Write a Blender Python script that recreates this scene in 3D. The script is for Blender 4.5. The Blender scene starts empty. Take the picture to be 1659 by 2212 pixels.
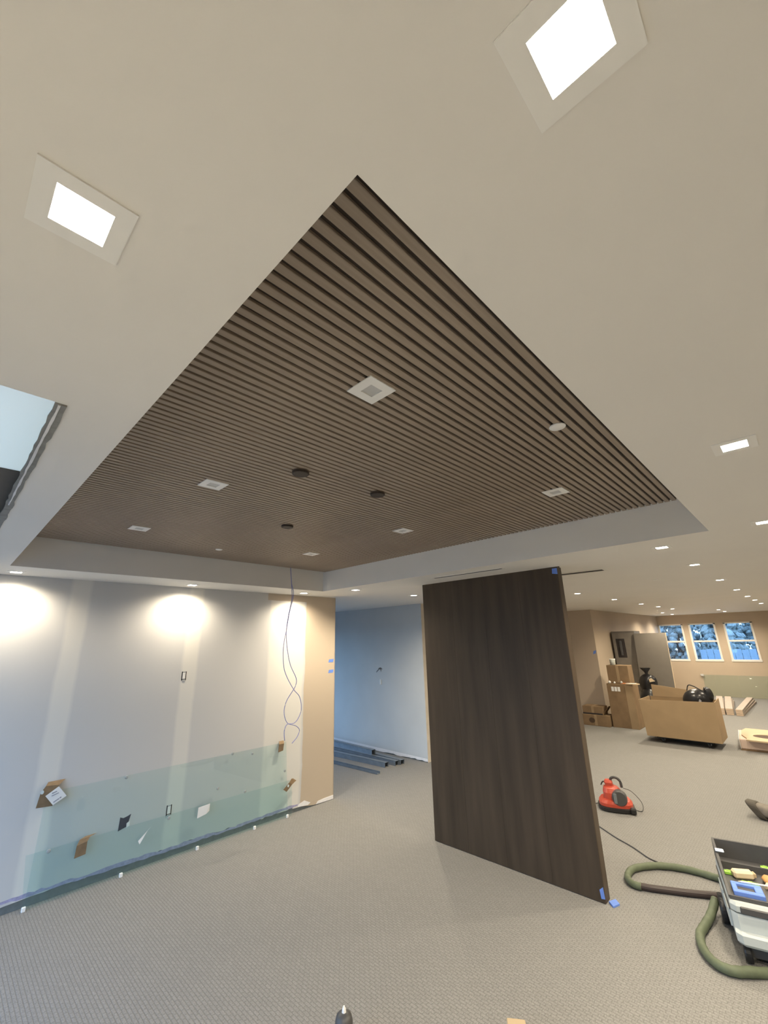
import bpy, bmesh, math, random
from mathutils import Vector, Matrix
random.seed(7)
SC = bpy.context.scene
COL = SC.collection
PI = math.pi

# ------------------------------------------------------------------ camera
CAMZ = 2.0687
YAW, PITCH, ROLL, FPX = 0.76632, 0.30118, -0.02409, 902.91
fwd = Vector((math.cos(PITCH)*math.cos(YAW), math.cos(PITCH)*math.sin(YAW), math.sin(PITCH)))
rgt = Vector((math.sin(YAW), -math.cos(YAW), 0)); upv = rgt.cross(fwd)
R_ = math.cos(ROLL)*rgt + math.sin(ROLL)*upv
U_ = -math.sin(ROLL)*rgt + math.cos(ROLL)*upv
cam = bpy.data.cameras.new('camera'); camo = bpy.data.objects.new('camera', cam); COL.objects.link(camo)
cam.sensor_fit = 'HORIZONTAL'; cam.sensor_width = 36; cam.lens = FPX*36/1659
cam.clip_start = 0.02; cam.clip_end = 300
camo.matrix_world = Matrix(((R_.x, U_.x, -fwd.x, 0), (R_.y, U_.y, -fwd.y, 0), (R_.z, U_.z, -fwd.z, CAMZ), (0, 0, 0, 1)))
SC.camera = camo
# ------------------------------------------------------------------ sky, exposure
SKY = 2.7
w = bpy.data.worlds.new('sky'); SC.world = w; w.use_nodes = True
nt = w.node_tree; nt.nodes.clear()
out = nt.nodes.new('ShaderNodeOutputWorld'); bg = nt.nodes.new('ShaderNodeBackground')
tc = nt.nodes.new('ShaderNodeTexCoord'); sx = nt.nodes.new('ShaderNodeSeparateXYZ'); cr = nt.nodes.new('ShaderNodeValToRGB')
nt.links.new(tc.outputs['Generated'], sx.inputs[0]); nt.links.new(sx.outputs['Z'], cr.inputs[0])
cr.color_ramp.elements[0].position = 0.0; cr.color_ramp.elements[0].color = (.38, .66, 1.0, 1)
cr.color_ramp.elements[1].position = 0.7; cr.color_ramp.elements[1].color = (.30, .52, .92, 1)
nt.links.new(cr.outputs[0], bg.inputs[0]); bg.inputs[1].default_value = SKY
nt.links.new(bg.outputs[0], out.inputs[0])
SC.view_settings.view_transform = 'Standard'; SC.view_settings.look = 'None'
SC.view_settings.gamma = 1; SC.view_settings.use_curve_mapping = False
SC.view_settings.exposure = 0.60
LAMP_W = 98.0                       # one downlight
LAMP_COL = (1.0, .86, .65)

def portal(loc, rot, sx_, sy_):
    l = bpy.data.lights.new('daylight_portal', 'AREA'); l.shape = 'RECTANGLE'; l.size = sx_; l.size_y = sy_
    l.cycles.is_portal = True
    o = bpy.data.objects.new('daylight_portal', l); o.location = loc; o.rotation_euler = rot; COL.objects.link(o)
portal((-.6, 3.4, 1.28), (0, -PI/2, 0), 2.45, 3.5)      # west window, out of the frame to the left
portal((3.7, 9.0, 1.25), (-PI/2, 0, 0), 5.0, 2.1)      # window of the side room

# ------------------------------------------------------------------ materials
MATS = {}
def mat(name, col, rough=.6, metal=0., var=.06, vscale=8., bump=0., bscale=60., stretch=None, spec=.4):
    if name in MATS: return MATS[name]
    m = bpy.data.materials.new(name); m.use_nodes = True; n = m.node_tree; b = n.nodes['Principled BSDF']
    b.inputs['Roughness'].default_value = rough; b.inputs['Metallic'].default_value = metal
    b.inputs['Specular IOR Level'].default_value = spec
    t = n.nodes.new('ShaderNodeTexCoord'); mp = n.nodes.new('ShaderNodeMapping')
    n.links.new(t.outputs['Object'], mp.inputs[0])
    if stretch: mp.inputs['Scale'].default_value = stretch
    nz = n.nodes.new('ShaderNodeTexNoise'); nz.inputs['Scale'].default_value = vscale; nz.inputs['Detail'].default_value = 5
    n.links.new(mp.outputs[0], nz.inputs['Vector'])
    r = n.nodes.new('ShaderNodeValToRGB'); r.color_ramp.elements[0].position = .3; r.color_ramp.elements[1].position = .7
    r.color_ramp.elements[0].color = tuple(c*(1-var) for c in col[:3]) + (1,)
    r.color_ramp.elements[1].color = tuple(min(1, c*(1+var)) for c in col[:3]) + (1,)
    n.links.new(nz.outputs['Fac'], r.inputs[0]); n.links.new(r.outputs[0], b.inputs['Base Color'])
    if bump:
        n2 = n.nodes.new('ShaderNodeTexNoise'); n2.inputs['Scale'].default_value = bscale
        n.links.new(mp.outputs[0], n2.inputs['Vector'])
        bp = n.nodes.new('ShaderNodeBump'); bp.inputs['Strength'].default_value = bump; bp.inputs['Distance'].default_value = .004
        n.links.new(n2.outputs['Fac'], bp.inputs['Height']); n.links.new(bp.outputs[0], b.inputs['Normal'])
    MATS[name] = m; return m
def emis(name, col, s):
    m = bpy.data.materials.new(name); m.use_nodes = True; n = m.node_tree; b = n.nodes['Principled BSDF']
    b.inputs['Base Color'].default_value = (.8, .8, .8, 1)
    b.inputs['Emission Color'].default_value = col + (1,); b.inputs['Emission Strength'].default_value = s
    return m
def glass(name, tint, refl=.05):
    m = bpy.data.materials.new(name); m.use_nodes = True; n = m.node_tree; n.nodes.clear()
    o = n.nodes.new('ShaderNodeOutputMaterial'); tr = n.nodes.new('ShaderNodeBsdfTransparent'); gl = n.nodes.new('ShaderNodeBsdfGlossy')
    tr.inputs[0].default_value = tint + (1,); gl.inputs['Roughness'].default_value = .02
    mx = n.nodes.new('ShaderNodeMixShader'); mx.inputs[0].default_value = refl
    n.links.new(tr.outputs[0], mx.inputs[1]); n.links.new(gl.outputs[0], mx.inputs[2])
    n.links.new(mx.outputs[0], o.inputs[0]); return m

def milk():
    m = bpy.data.materials.new('milky_acrylic'); m.use_nodes = True; n = m.node_tree; n.nodes.clear()
    o = n.nodes.new('ShaderNodeOutputMaterial'); t = n.nodes.new('ShaderNodeBsdfTranslucent'); d = n.nodes.new('ShaderNodeBsdfDiffuse'); a = n.nodes.new('ShaderNodeMixShader')
    t.inputs[0].default_value = (.85, .74, .60, 1); d.inputs[0].default_value = (.8, .8, .8, 1); a.inputs[0].default_value = .3
    n.links.new(t.outputs[0], a.inputs[1]); n.links.new(d.outputs[0], a.inputs[2]); n.links.new(a.outputs[0], o.inputs[0]); return m
M_ceil = mat('white_ceiling_paint', (.86, .835, .79), .6, var=.015, vscale=1.5)
M_beige = mat('beige_wall_paint', (.52, .43, .33), .6, var=.03, vscale=2)
M_grey = mat('grey_wall_paint', (.60, .61, .60), .6, var=.03, vscale=2)
M_white = mat('white_plastic', (.92, .91, .88), .4, var=.01)
M_whitem = mat('white_joint_compound', (.85, .84, .84), .7, var=.05, vscale=40)
M_trim = mat('white_painted_trim', (.82, .80, .76), .45, var=.02)
M_offlens = mat('grey_lamp_lens', (.58, .58, .57), .3, var=.05)
M_dark = mat('dark_cavity', (.035, .03, .03), .7, var=.2)
M_base = mat('grey_sill_plate', (.16, .18, .18), .7, var=.15, vscale=20)
M_mauve = mat('mauve_torn_paper', (.36, .34, .50), .8, var=.15, vscale=40)
M_slat = mat('walnut_slat_veneer', (.345, .28, .218), .5, var=.10, vscale=3, stretch=(1.2, 30, 30))
M_felt = mat('dark_brown_felt', (.060, .047, .040), .95, var=.15)
M_panel = mat('dark_stained_veneer', (.068, .050, .034), .5, var=.22, vscale=2.2, stretch=(4.5, 4.5, .4), spec=.2)
M_paneledge = mat('veneer_edge', (.072, .053, .037), .45, var=.15, vscale=3.0, stretch=(9, 9, .35))
M_card = mat('brown_cardboard', (.335, .24, .14), .85, var=.05, vscale=4)
M_cardd = mat('dark_brown_cardboard', (.225, .15, .083), .85, var=.10, vscale=6)
M_cardguard = mat('kraft_corner_guard', (.22, .15, .085), .85, var=.12, vscale=20)
M_paper = mat('white_paper', (.82, .82, .80), .7, var=.02)
M_ink = mat('grey_print', (.30, .31, .36), .7, var=.2, vscale=60)
M_blue = mat('blue_masking_tape', (.15, .27, .72), .7, var=.06)
M_cable = mat('lavender_cable_jacket', (.30, .32, .60), .5, var=.05)
M_steel = mat('galvanised_steel', (.25, .28, .31), .45, .55, var=.12, vscale=10)
M_black = mat('black_plastic', (.022, .022, .024), .4, var=.15)
M_char = mat('charcoal_plastic', (.075, .075, .078), .45, var=.10)
M_bag = mat('black_bin_liner', (.018, .018, .020), .28, var=.2, bump=.6, bscale=14)
M_red = mat('red_plastic', (.50, .075, .045), .4, var=.05)
M_lgrey = mat('light_grey_plastic', (.56, .61, .61), .4, var=.03)
M_hose = mat('olive_hose_rubber', (.115, .14, .088), .6, var=.1, vscale=30)
M_wood = mat('pale_pine', (.44, .37, .30), .6, var=.08, vscale=3, stretch=(1, 14, 14))
M_ply = mat('birch_plywood', (.50, .39, .25), .6, var=.05, vscale=3)
M_canvas = mat('grey_canvas', (.20, .18, .155), .9, var=.15, vscale=14, bump=.4)
M_boardg = mat('grey_panel_laminate', (.15, .135, .115), .55, var=.03)
M_green = mat('lime_plastic', (.36, .70, .10), .4, var=.05)
M_orange = mat('tan_leather', (.62, .33, .13), .6, var=.1)
M_tan = mat('tan_wrap', (.72, .58, .40), .6, var=.08)
M_lamp = emis('lit_lamp_diffuser', (1.0, .90, .74), 22.0)
M_glass = glass('green_tinted_glass', (.945, .992, .995), .045)
M_pane = glass('window_glass', (.96, .98, .98))
M_milk = milk()
M_bark = mat('tree_bark', (.10, .10, .105), .9, var=.2)
M_leaf = mat('grey_green_leaves', (.33, .37, .36), .8, var=.3)
M_house = mat('pale_blue_siding', (.36, .44, .52), .7, var=.06)
M_ground = mat('grey_outdoor_ground', (.13, .13, .125), .9, var=.1, vscale=1)

def carpet():
    m = bpy.data.materials.new('woven_carpet'); m.use_nodes = True; n = m.node_tree; b = n.nodes['Principled BSDF']
    b.inputs['Roughness'].default_value = .95; b.inputs['Specular IOR Level'].default_value = .1
    t = n.nodes.new('ShaderNodeTexCoord'); mp = n.nodes.new('ShaderNodeMapping'); n.links.new(t.outputs['Object'], mp.inputs[0])
    mp.inputs['Rotation'].default_value = (0, 0, PI/2)
    br = n.nodes.new('ShaderNodeTexBrick'); br.inputs['Scale'].default_value = 1.0
    br.inputs['Brick Width'].default_value = .05; br.inputs['Row Height'].default_value = .022; br.inputs['Mortar Size'].default_value = .0035
    br.inputs['Mortar Smooth'].default_value = .8
    br.inputs['Color1'].default_value = (.262, .260, .252, 1); br.inputs['Color2'].default_value = (.245, .243, .236, 1); br.inputs['Mortar'].default_value = (.206, .203, .197, 1)
    n.links.new(mp.outputs[0], br.inputs['Vector'])
    nz = n.nodes.new('ShaderNodeTexNoise'); nz.inputs['Scale'].default_value = 120; nz.inputs['Detail'].default_value = 3
    n.links.new(t.outputs['Object'], nz.inputs['Vector'])
    mx = n.nodes.new('ShaderNodeMix'); mx.data_type = 'RGBA'; mx.blend_type = 'OVERLAY'; mx.inputs[0].default_value = .45
    n.links.new(br.outputs['Color'], mx.inputs[6]); n.links.new(nz.outputs['Fac'], mx.inputs[7]); n.links.new(mx.outputs[2], b.inputs['Base Color'])
    bp = n.nodes.new('ShaderNodeBump'); bp.inputs['Strength'].default_value = .5; bp.inputs['Distance'].default_value = .004; bp.invert = True
    n.links.new(br.outputs['Fac'], bp.inputs['Height']); n.links.new(bp.outputs[0], b.inputs['Normal'])
    return m
M_carpet = carpet()

def drywall():
    """bare drywall: grey paper, whiter taped joints every 1.2 m, a beige painted strip at the right end and top"""
    m = bpy.data.materials.new('taped_drywall'); m.use_nodes = True; n = m.node_tree; b = n.nodes['Principled BSDF']
    b.inputs['Roughness'].default_value = .7
    N = n.nodes.new; L = n.links.new
    t = N('ShaderNodeTexCoord'); s = N('ShaderNodeSeparateXYZ'); L(t.outputs['Object'], s.inputs[0])
    nz = N('ShaderNodeTexNoise'); nz.inputs['Scale'].default_value = 2.5; nz.inputs['Detail'].default_value = 4; L(t.outputs['Object'], nz.inputs['Vector'])
    def mth(op, a, bb=None, clamp=False):
        q = N('ShaderNodeMath'); q.operation = op; q.use_clamp = clamp
        for i, v in enumerate((a, bb)):
            if v is None: continue
            if isinstance(v, (int, float)): q.inputs[i].default_value = v
            else: L(v, q.inputs[i])
        return q.outputs[0]
    wob = mth('MULTIPLY', mth('SUBTRACT', nz.outputs['Fac'], .5), .05)
    x = mth('ADD', s.outputs['X'], wob); z = mth('ADD', s.outputs['Z'], mth('MULTIPLY', wob, .4))
    def band(v, lo, hi, e):      # soft 0..1 band
        a = mth('MULTIPLY', mth('SUBTRACT', v, lo), 1/e, True); c = mth('MULTIPLY', mth('SUBTRACT', hi, v), 1/e, True)
        return mth('MULTIPLY', a, c)
    joints = None
    for c, hw in ((-2.70, .11), (-1.48, .11), (-.26, .11), (.95, .10), (2.12, .10), (3.43, .30)):
        bn = band(x, c-hw, c+hw, .035)
        joints = bn if joints is None else mth('MAXIMUM', joints, bn)
    def mixc(f, c1, c2):
        q = N('ShaderNodeMix'); q.data_type = 'RGBA'; L(f, q.inputs[0])
        for i, c in ((6, c1), (7, c2)):
            if isinstance(c, tuple): q.inputs[i].default_value = c + (1,)
            else: L(c, q.inputs[i])
        return q.outputs[2]
    base = mixc(joints, (.58, .575, .565), (.70, .68, .635))
    right = band(x, 3.735, 9, .012)
    top = mth('MULTIPLY', band(x, 3.09, 9, .008), band(z, 2.655, 9, .008))
    base = mixc(mth('MAXIMUM', right, top), base, (.52, .435, .335))
    L(base, b.inputs['Base Color']); return m
M_dry = drywall()

# ------------------------------------------------------------------ mesh helpers
class MB:
    def __init__(s): s.bm = bmesh.new()
    def box(s, x0, y0, z0, x1, y1, z1, bev=0., M=None, seg=1):
        b = bmesh.new()
        r = bmesh.ops.create_cube(b, size=1)
        for v in b.verts: v.co = Vector(((x0+x1)/2 + v.co.x*(x1-x0), (y0+y1)/2 + v.co.y*(y1-y0), (z0+z1)/2 + v.co.z*(z1-z0)))
        if bev: bmesh.ops.bevel(b, geom=b.edges[:], offset=bev, segments=seg, affect='EDGES', profile=.5)
        return s.add(b, M)
    def add(s, b, M=None):
        if M is not None: b.transform(M)
        me = bpy.data.meshes.new('t'); b.to_mesh(me); b.free(); s.bm.from_mesh(me); bpy.data.meshes.remove(me); return s
    def prism(s, pts, a, b_, axis='z', M=None):
        b = bmesh.new(); P = {'z': lambda p, h: (p[0], p[1], h), 'y': lambda p, h: (p[0], h, p[1]), 'x': lambda p, h: (h, p[0], p[1])}[axis]
        lo = [b.verts.new(P(p, a)) for p in pts]; hi = [b.verts.new(P(p, b_)) for p in pts]
        b.faces.new(lo); b.faces.new(hi)
        for i in range(len(pts)): j = (i+1) % len(pts); b.faces.new((lo[i], lo[j], hi[j], hi[i]))
        bmesh.ops.recalc_face_normals(b, faces=b.faces[:]); return s.add(b, M)
    def loft(s, rings, cap=True, M=None):
        b = bmesh.new(); vs = [[b.verts.new(p) for p in r] for r in rings]; n = len(rings[0])
        for a, c in zip(vs, vs[1:]):
            for i in range(n): j = (i+1) % n; b.faces.new((a[i], a[j], c[j], c[i]))
        if cap: b.faces.new(vs[0]); b.faces.new(vs[-1])
        bmesh.ops.recalc_face_normals(b, faces=b.faces[:]); return s.add(b, M)
    def tube(s, pts, r, n=8, M=None):
        pts = [Vector(p) for p in pts]; rings = []
        for i, p in enumerate(pts):
            d = (pts[min(i+1, len(pts)-1)] - pts[max(i-1, 0)]).normalized()
            u = d.cross(Vector((0, 0, 1)) if abs(d.z) < .95 else Vector((1, 0, 0))).normalized(); v = d.cross(u)
            rr = r(i/(len(pts)-1)) if callable(r) else r
            rings.append([p + rr*(math.cos(2*PI*k/n)*u + math.sin(2*PI*k/n)*v) for k in range(n)])
        return s.loft(rings, M=M)
    def lathe(s, prof, n=24, c=(0, 0, 0), M=None):
        return s.loft([[(c[0]+r*math.cos(2*PI*k/n), c[1]+r*math.sin(2*PI*k/n), c[2]+z) for k in range(n)] for r, z in prof], M=M)
    def blob(s, c, r, M=None, noise=0., sub=3, seed=0):
        b = bmesh.new(); bmesh.ops.create_icosphere(b, subdivisions=sub, radius=1); rnd = random.Random(seed)
        ph = [(rnd.uniform(0, 6), rnd.uniform(2, 6), Vector((rnd.uniform(-1, 1), rnd.uniform(-1, 1), rnd.uniform(-1, 1)))) for _ in range(6)]
        for v in b.verts:
            k = 1 + noise*sum(math.sin(p + f*v.co.dot(d)) for p, f, d in ph)/3
            v.co = Vector((c[0]+r[0]*v.co.x*k, c[1]+r[1]*v.co.y*k, c[2]+r[2]*v.co.z*k))
        return s.add(b, M)
    def build(s, name, m, parent=None, loc=None, smooth=False, kind=None):
        bmesh.ops.recalc_face_normals(s.bm, faces=s.bm.faces[:])
        me = bpy.data.meshes.new(name); s.bm.to_mesh(me); s.bm.free()
        if smooth:
            for p in me.polygons: p.use_smooth = True
        me.materials.append(m)
        o = bpy.data.objects.new(name, me); COL.objects.link(o)
        if parent is not None: o.parent = parent
        if loc is not None: o.location = loc
        if kind: o['kind'] = kind
        return o
def smoothpts(pts, k=6):
    P = [Vector(p) for p in pts]; o = []
    for i in range(len(P)-1):
        a, b, c, d = P[max(i-1, 0)], P[i], P[i+1], P[min(i+2, len(P)-1)]
        for j in range(k):
            t = j/k; o.append(.5*((2*b) + (c-a)*t + (2*a-5*b+4*c-d)*t*t + (3*b-a-3*c+d)*t**3))
    o.append(P[-1]); return o
def tag(o, label, cat, group=None):
    o['label'] = label; o['category'] = cat
    if group: o['group'] = group
    return o
def thing(name, label, cat, loc=(0, 0, 0), rz=0, group=None):
    o = bpy.data.objects.new(name, None); COL.objects.link(o); o.empty_display_size = .1
    o.location = loc; o.rotation_euler = (0, 0, rz); return tag(o, label, cat, group)

# ------------------------------------------------------------------ setting
ZC, ZC2, ZT = 2.75, 2.775, 3.01
TX0, TX1, TY0, TY1 = .309, 3.583, .3365, 4.652
YW, XE = 5.24, 4.285                 # left wall plane and its right end
XB, XL = 6.54, 4.20
MB().box(-.8, -5.2, -.1, 19.5, 9.2, 0).build('floor', M_carpet, kind='structure')
# main ceiling with the tray opening and the roof-light opening
SX0, SX1, SY0, SY1 = -.5, .128, 1.402, 4.6
c = MB()
for r in ((-.8, -5, XL, TY0), (-.8, TY1, XL, 9.2), (TX1, TY0, XL, TY1), (SX1, TY0, TX0, TY1), (-.8, TY0, SX1, SY0), (-.8, SY1, SX1, TY1), (-.8, SY0, SX0, SY1)):
    c.box(r[0], r[1], ZC, r[2], r[3], ZC+.05)
cl = c.build('ceiling', M_ceil, kind='structure')
f = MB()                              # tray sides
f.box(TX0-.05, TY0-.05, ZC+.05, TX0, TY1+.05, ZT+.06); f.box(TX1, TY0-.05, ZC+.05, TX1+.05, TY1+.05, ZT+.06)
f.box(TX0, TY0-.05, ZC+.05, TX1, TY0, ZT+.06); f.box(TX0, TY1, ZC+.05, TX1, TY1+.05, ZT+.06)
f.build('tray_fascia', M_ceil, cl)
MB().box(XL, -5, ZC2, 19.5, 9.2, ZC2+.05).build('ceiling', M_ceil, kind='structure')
# roof-light well
s = MB(); s.box(SX1, SY0, ZC+.05, SX1+.04, SY1, 2.95); s.box(SX0-.04, SY0, ZC+.05, SX0, SY1, 2.95)
s.box(SX0, SY0-.04, ZC+.05, SX1, SY0, 2.95); s.box(SX0, SY1, ZC+.05, SX1, SY1+.04, 2.95)
well = s.build('skylight_well', M_ceil); well['kind'] = 'structure'
MB().box(SX0, 2.28, ZC+.055, SX1, SY1, ZC+.065).build('dark_panel', mat('dark_brown_panel', (.10, .08, .055), .6), well)  # dark brown panel across the far end of the well
MB().box(SX0, SY0, ZC+.058, SX1, 2.28, ZC+.060).build('milky_glazing', M_milk, well)
e = MB(); pts = []                    # torn edge of the cut drywall
ys = [SY0 + i*(SY1-SY0)/60 for i in range(61)]
poly = [(SX1-.022 - .006*random.random(), y) for y in ys] + [(SX1 + .002 + .007*random.random()*(1 if y < 3.0 else .2), y) for y in reversed(ys)]
e.prism(poly, ZC-.006, ZC-.0005); e.build('torn_drywall_edge', mat('grey_torn_paper', (.27, .27, .255), .9, var=.15, vscale=25), well)
e = MB(); poly = [(SX1-.016+.003*random.random(), y) for y in ys[:24]] + [(SX1-.010+.003*random.random(), y) for y in reversed(ys[:24])]
e.prism(poly, ZC-.009, ZC-.0055); e.build('white_paper_strip', M_whitem, well)

def ragged(x0, x1, zlo, amp, step, seed, ztop):
    rnd = random.Random(seed); p = [(x1, ztop), (x0, ztop)]; x = x0; z = zlo
    while x < x1:
        z = zlo + amp*(rnd.random()-.5) + amp*.6*math.sin(x*2.3+seed); p.append((x, z)); x += step*(.5+rnd.random())
    p.append((x1, zlo)); return p
# left wall: sill plate at the back, drywall face with a ragged bottom edge in front
wl = MB().box(-.6, YW+.012, 0, XE, YW+.15, ZC).build('wall_left', M_base, kind='structure')
MB().prism(ragged(-.6, 3.62, .072, .022, .06, 3, ZC), YW, YW+.012, 'y').build('drywall_face', M_dry, wl)
MB().prism([(3.62, ZC), (3.62, .05), (3.75, .045), (3.95, .012), (XE, .004), (XE, ZC)], YW, YW+.012, 'y').build('painted_drywall_end', M_dry, wl)
rnd = random.Random(11); lo_, hi_ = [], []; x = -.6
while x < 3.75:
    k = 1 if x < 2.6 else .85
    lo_.append((x, (.060 + .012*rnd.random() + .010*math.sin(x*2.1))*k)); hi_.append((x + .01*rnd.random(), (.084 + .022*rnd.random() + .010*math.sin(x*2.1))*k)); x += .03+.05*rnd.random()
MB().prism(lo_ + hi_[::-1], YW-.0010, YW+.0115, 'y').build('torn_bottom_paper', M_mauve, wl)
MB().prism([(3.70, .075), (3.80, .10), (3.90, .055), (3.86, .035), (3.70, .05)], YW-.0016, YW, 'y').build('joint_compound_patch', M_whitem, wl)
MB().prism([(3.99, .01), (4.02, .042), (4.12, .050), (XE, .052), (XE, .004)], YW-.0016, YW, 'y').build('joint_compound_patch', M_whitem, wl)
MB().box(XE-.003, YW, .004, XE+.004, YW+.152, ZC).build('corner_end_face', M_beige, wl)
# corridor wall (side room)
wc = MB().box(XB+.0122, 5.36, 0, XB+.132, 9.2, ZC2).build('wall_corridor', M_base, kind='structure')
p = [(5.36, ZC2), (9.2, ZC2)]; rnd = random.Random(5); y = 9.2
while y > 5.36: p.append((y, .045+.02*rnd.random() + .03*max(0, (y-6.2)/3))); y -= .05+.06*rnd.random()
p.append((5.36, .01)); MB().prism(p, XB, XB+.012, 'x').build('drywall_face', M_grey, wc)
p = [(9.2, .10), (5.36, .055)]; y = 5.36
while y < 9.2: p.append((y, .006 + .02*rnd.random())); y += .05+.07*rnd.random()
MB().prism(p, XB-.002, XB, 'x').build('joint_compound_strip', M_whitem, wc)
MB().box(XB, 5.35, 0, XB+.132, 5.3598, ZC2).build('end_face', mat('cream_corner_paint', (.62, .56, .47), .6), wc)
MB().box(-.6, 9.0, 0, XB, 9.2, .2).box(-.6, 9.0, 2.3, XB, 9.2, ZC).box(-.6, 9.0, .2, 1.2, 9.2, 2.3).box(6.2, 9.0, .2, XB, 9.2, 2.3).build('wall_side_room', M_grey, kind='structure')
MB().box(XB+.132, 5.36, 0, 12.2, 5.48, ZC2).build('wall_back', M_beige, kind='structure')
MB().box(12.2, 4.1, 0, 19.5, 5.48, ZC2).build('wall_back_block', M_beige, kind='structure')
# west wall and south wall with their window openings (outside the frame)
XW = -.6
b = MB(); b.box(XW-.2, -5, 0, XW, 1.7, ZC); b.box(XW-.2, 5.15, 0, XW, 9.2, ZC); b.box(XW-.2, 1.7, 0, XW, 5.15, .05); b.box(XW-.2, 1.7, 2.5, XW, 5.15, ZC)
b.build('wall_west', M_grey, kind='structure')
b = MB(); b.box(XW, -5.2, 0, 19.5, -5, ZC2)
b.build('wall_south', M_beige, kind='structure')
# far wall with three window openings
XF = 19.3
WIN = [(3.31, 4.09), (2.34, 3.12), (1.32, 2.09)]; WZ0, WZ1 = 1.18, 2.44
b = MB(); b.box(XF, -5, 0, XF+.2, 4.1, WZ0); b.box(XF, -5, WZ1, XF+.2, 4.1, ZC2)
ed = [-5, 1.32, 2.09, 2.34, 3.12, 3.31, 4.09, 4.1]
for i in range(0, 8, 2): b.box(XF, ed[i], WZ0, XF+.2, ed[i+1], WZ1)
b.build('wall_far', M_beige, kind='structure')
for i, (y0, y1) in enumerate(WIN):
    wn = MB(); t = .045
    wn.box(XF-.015, y0-.02, WZ0-.04, XF+.10, y1+.02, WZ0+.03, .004); wn.box(XF-.01, y0-.01, WZ1-.035, XF+.10, y1+.01, WZ1+.01)
    wn.box(XF-.01, y0-.01, WZ0, XF+.10, y0+t, WZ1); wn.box(XF-.01, y1-t, WZ0, XF+.10, y1+.01, WZ1)
    o = wn.build('window_%d' % (i+1), M_trim, kind='structure')
    MB().box(XF+.03, y0+t, 1.795, XF+.07, y1-t, 1.855, .005).build('meeting_rail', M_trim, o)
    MB().box(XF+.05, y0+t, 1.855, XF+.056, y1-t, WZ1-.035).build('pane', M_pane, o)
    MB().box(XF+.05, y0+t, WZ0+.03, XF+.056, y1-t, 1.795).build('pane', M_pane, o)
# world outside the far windows
MB().box(-40, -60, -.6, 90, 60, -.5).build('ground', M_ground, kind='structure')
for i, (x, y, h, lab) in enumerate([(34, 9.0, 5.5, 'bushy tree seen at the left of the left far window'), (35, 6.4, 6.5, 'bushy tree filling the left far window'), (33, 3.8, 5.0, 'bushy tree filling the middle far window'), (36, 1.2, 6.0, 'bushy tree behind the right far window'), (41, 11.6, 6.5, 'distant bushy tree beyond the left far window'), (41, 8.8, 6.0, 'distant bushy tree between left and middle far windows'), (41, 5.8, 7.0, 'distant bushy tree beyond the middle far window'), (41, 2.9, 6.5, 'distant bushy tree between middle and right far windows')]):
    tr = thing('tree', lab, 'tree', (x, y, -.5), 0, 'trees outside the far windows')
    rn = random.Random(i+20); m = MB(); m.tube([(0, 0, 0), (.1, .05, h*.4), (-.05, .1, h*.75), (0, 0, h)], lambda t: .16*(1-.85*t)+.01, 8)
    for k in range(12):
        z = h*(.1+.7*rn.random()); a = rn.random()*6.28; l = 1.0*(1.2-z/h)
        m.tube([(0, .05, z), (l*.5*math.cos(a), l*.5*math.sin(a), z+.3*l), (l*math.cos(a), l*math.sin(a), z+.9*l)], lambda t: .05*(1-t)+.008, 5)
    m.build('trunk', M_bark, tr)
    m = MB()
    for k in range(420):
        z = .1+rn.random()*h*.95; a = rn.random()*6.28; d = rn.random()**.4*1.12*(1.1-.5*z/h)
        m.blob((d*math.cos(a), d*math.sin(a), z), [.10+.14*rn.random()]*3, noise=.5, sub=1, seed=k)
    m.build('foliage', M_leaf, tr, kind='stuff')
fc = thing('board_fence', 'pale blue board fence seen low through the middle and right far windows', 'fence', (28.5, .6, -.5))
for k in range(13): MB().box(0, .29*k, 0, .03, .29*k+.27, 1.78 + .03*(k % 2), .004).build('board', M_house, fc)
for zz in (.4, 1.45): MB().box(.031, 0, zz, .08, 3.75, zz+.09, .004).build('rail', M_house, fc)

# ------------------------------------------------------------------ slatted ceiling panel in the tray
sp = thing('slatted_ceiling_panel', 'walnut slatted wood panel filling the recessed tray of the ceiling', 'ceiling panel', (TX0, TY0, ZT))
MB().box(.002, .002, .012, TX1-TX0-.002, TY1-TY0-.002, .03).build('felt_backing', M_felt, sp)
L_ = TX1-TX0-.004
proto = MB().box(.002, 0, 0, .002+L_, .0277, .0125, .0015).build('slat', M_slat, sp, loc=(0, .0145, 0)); sm = proto.data
for k in range(1, 104):
    y = .0145 + .0415*k
    if y+.029 > TY1-TY0: break
    o = bpy.data.objects.new('slat', sm); COL.objects.link(o); o.parent = sp; o.location = (0, y, 0)

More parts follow.
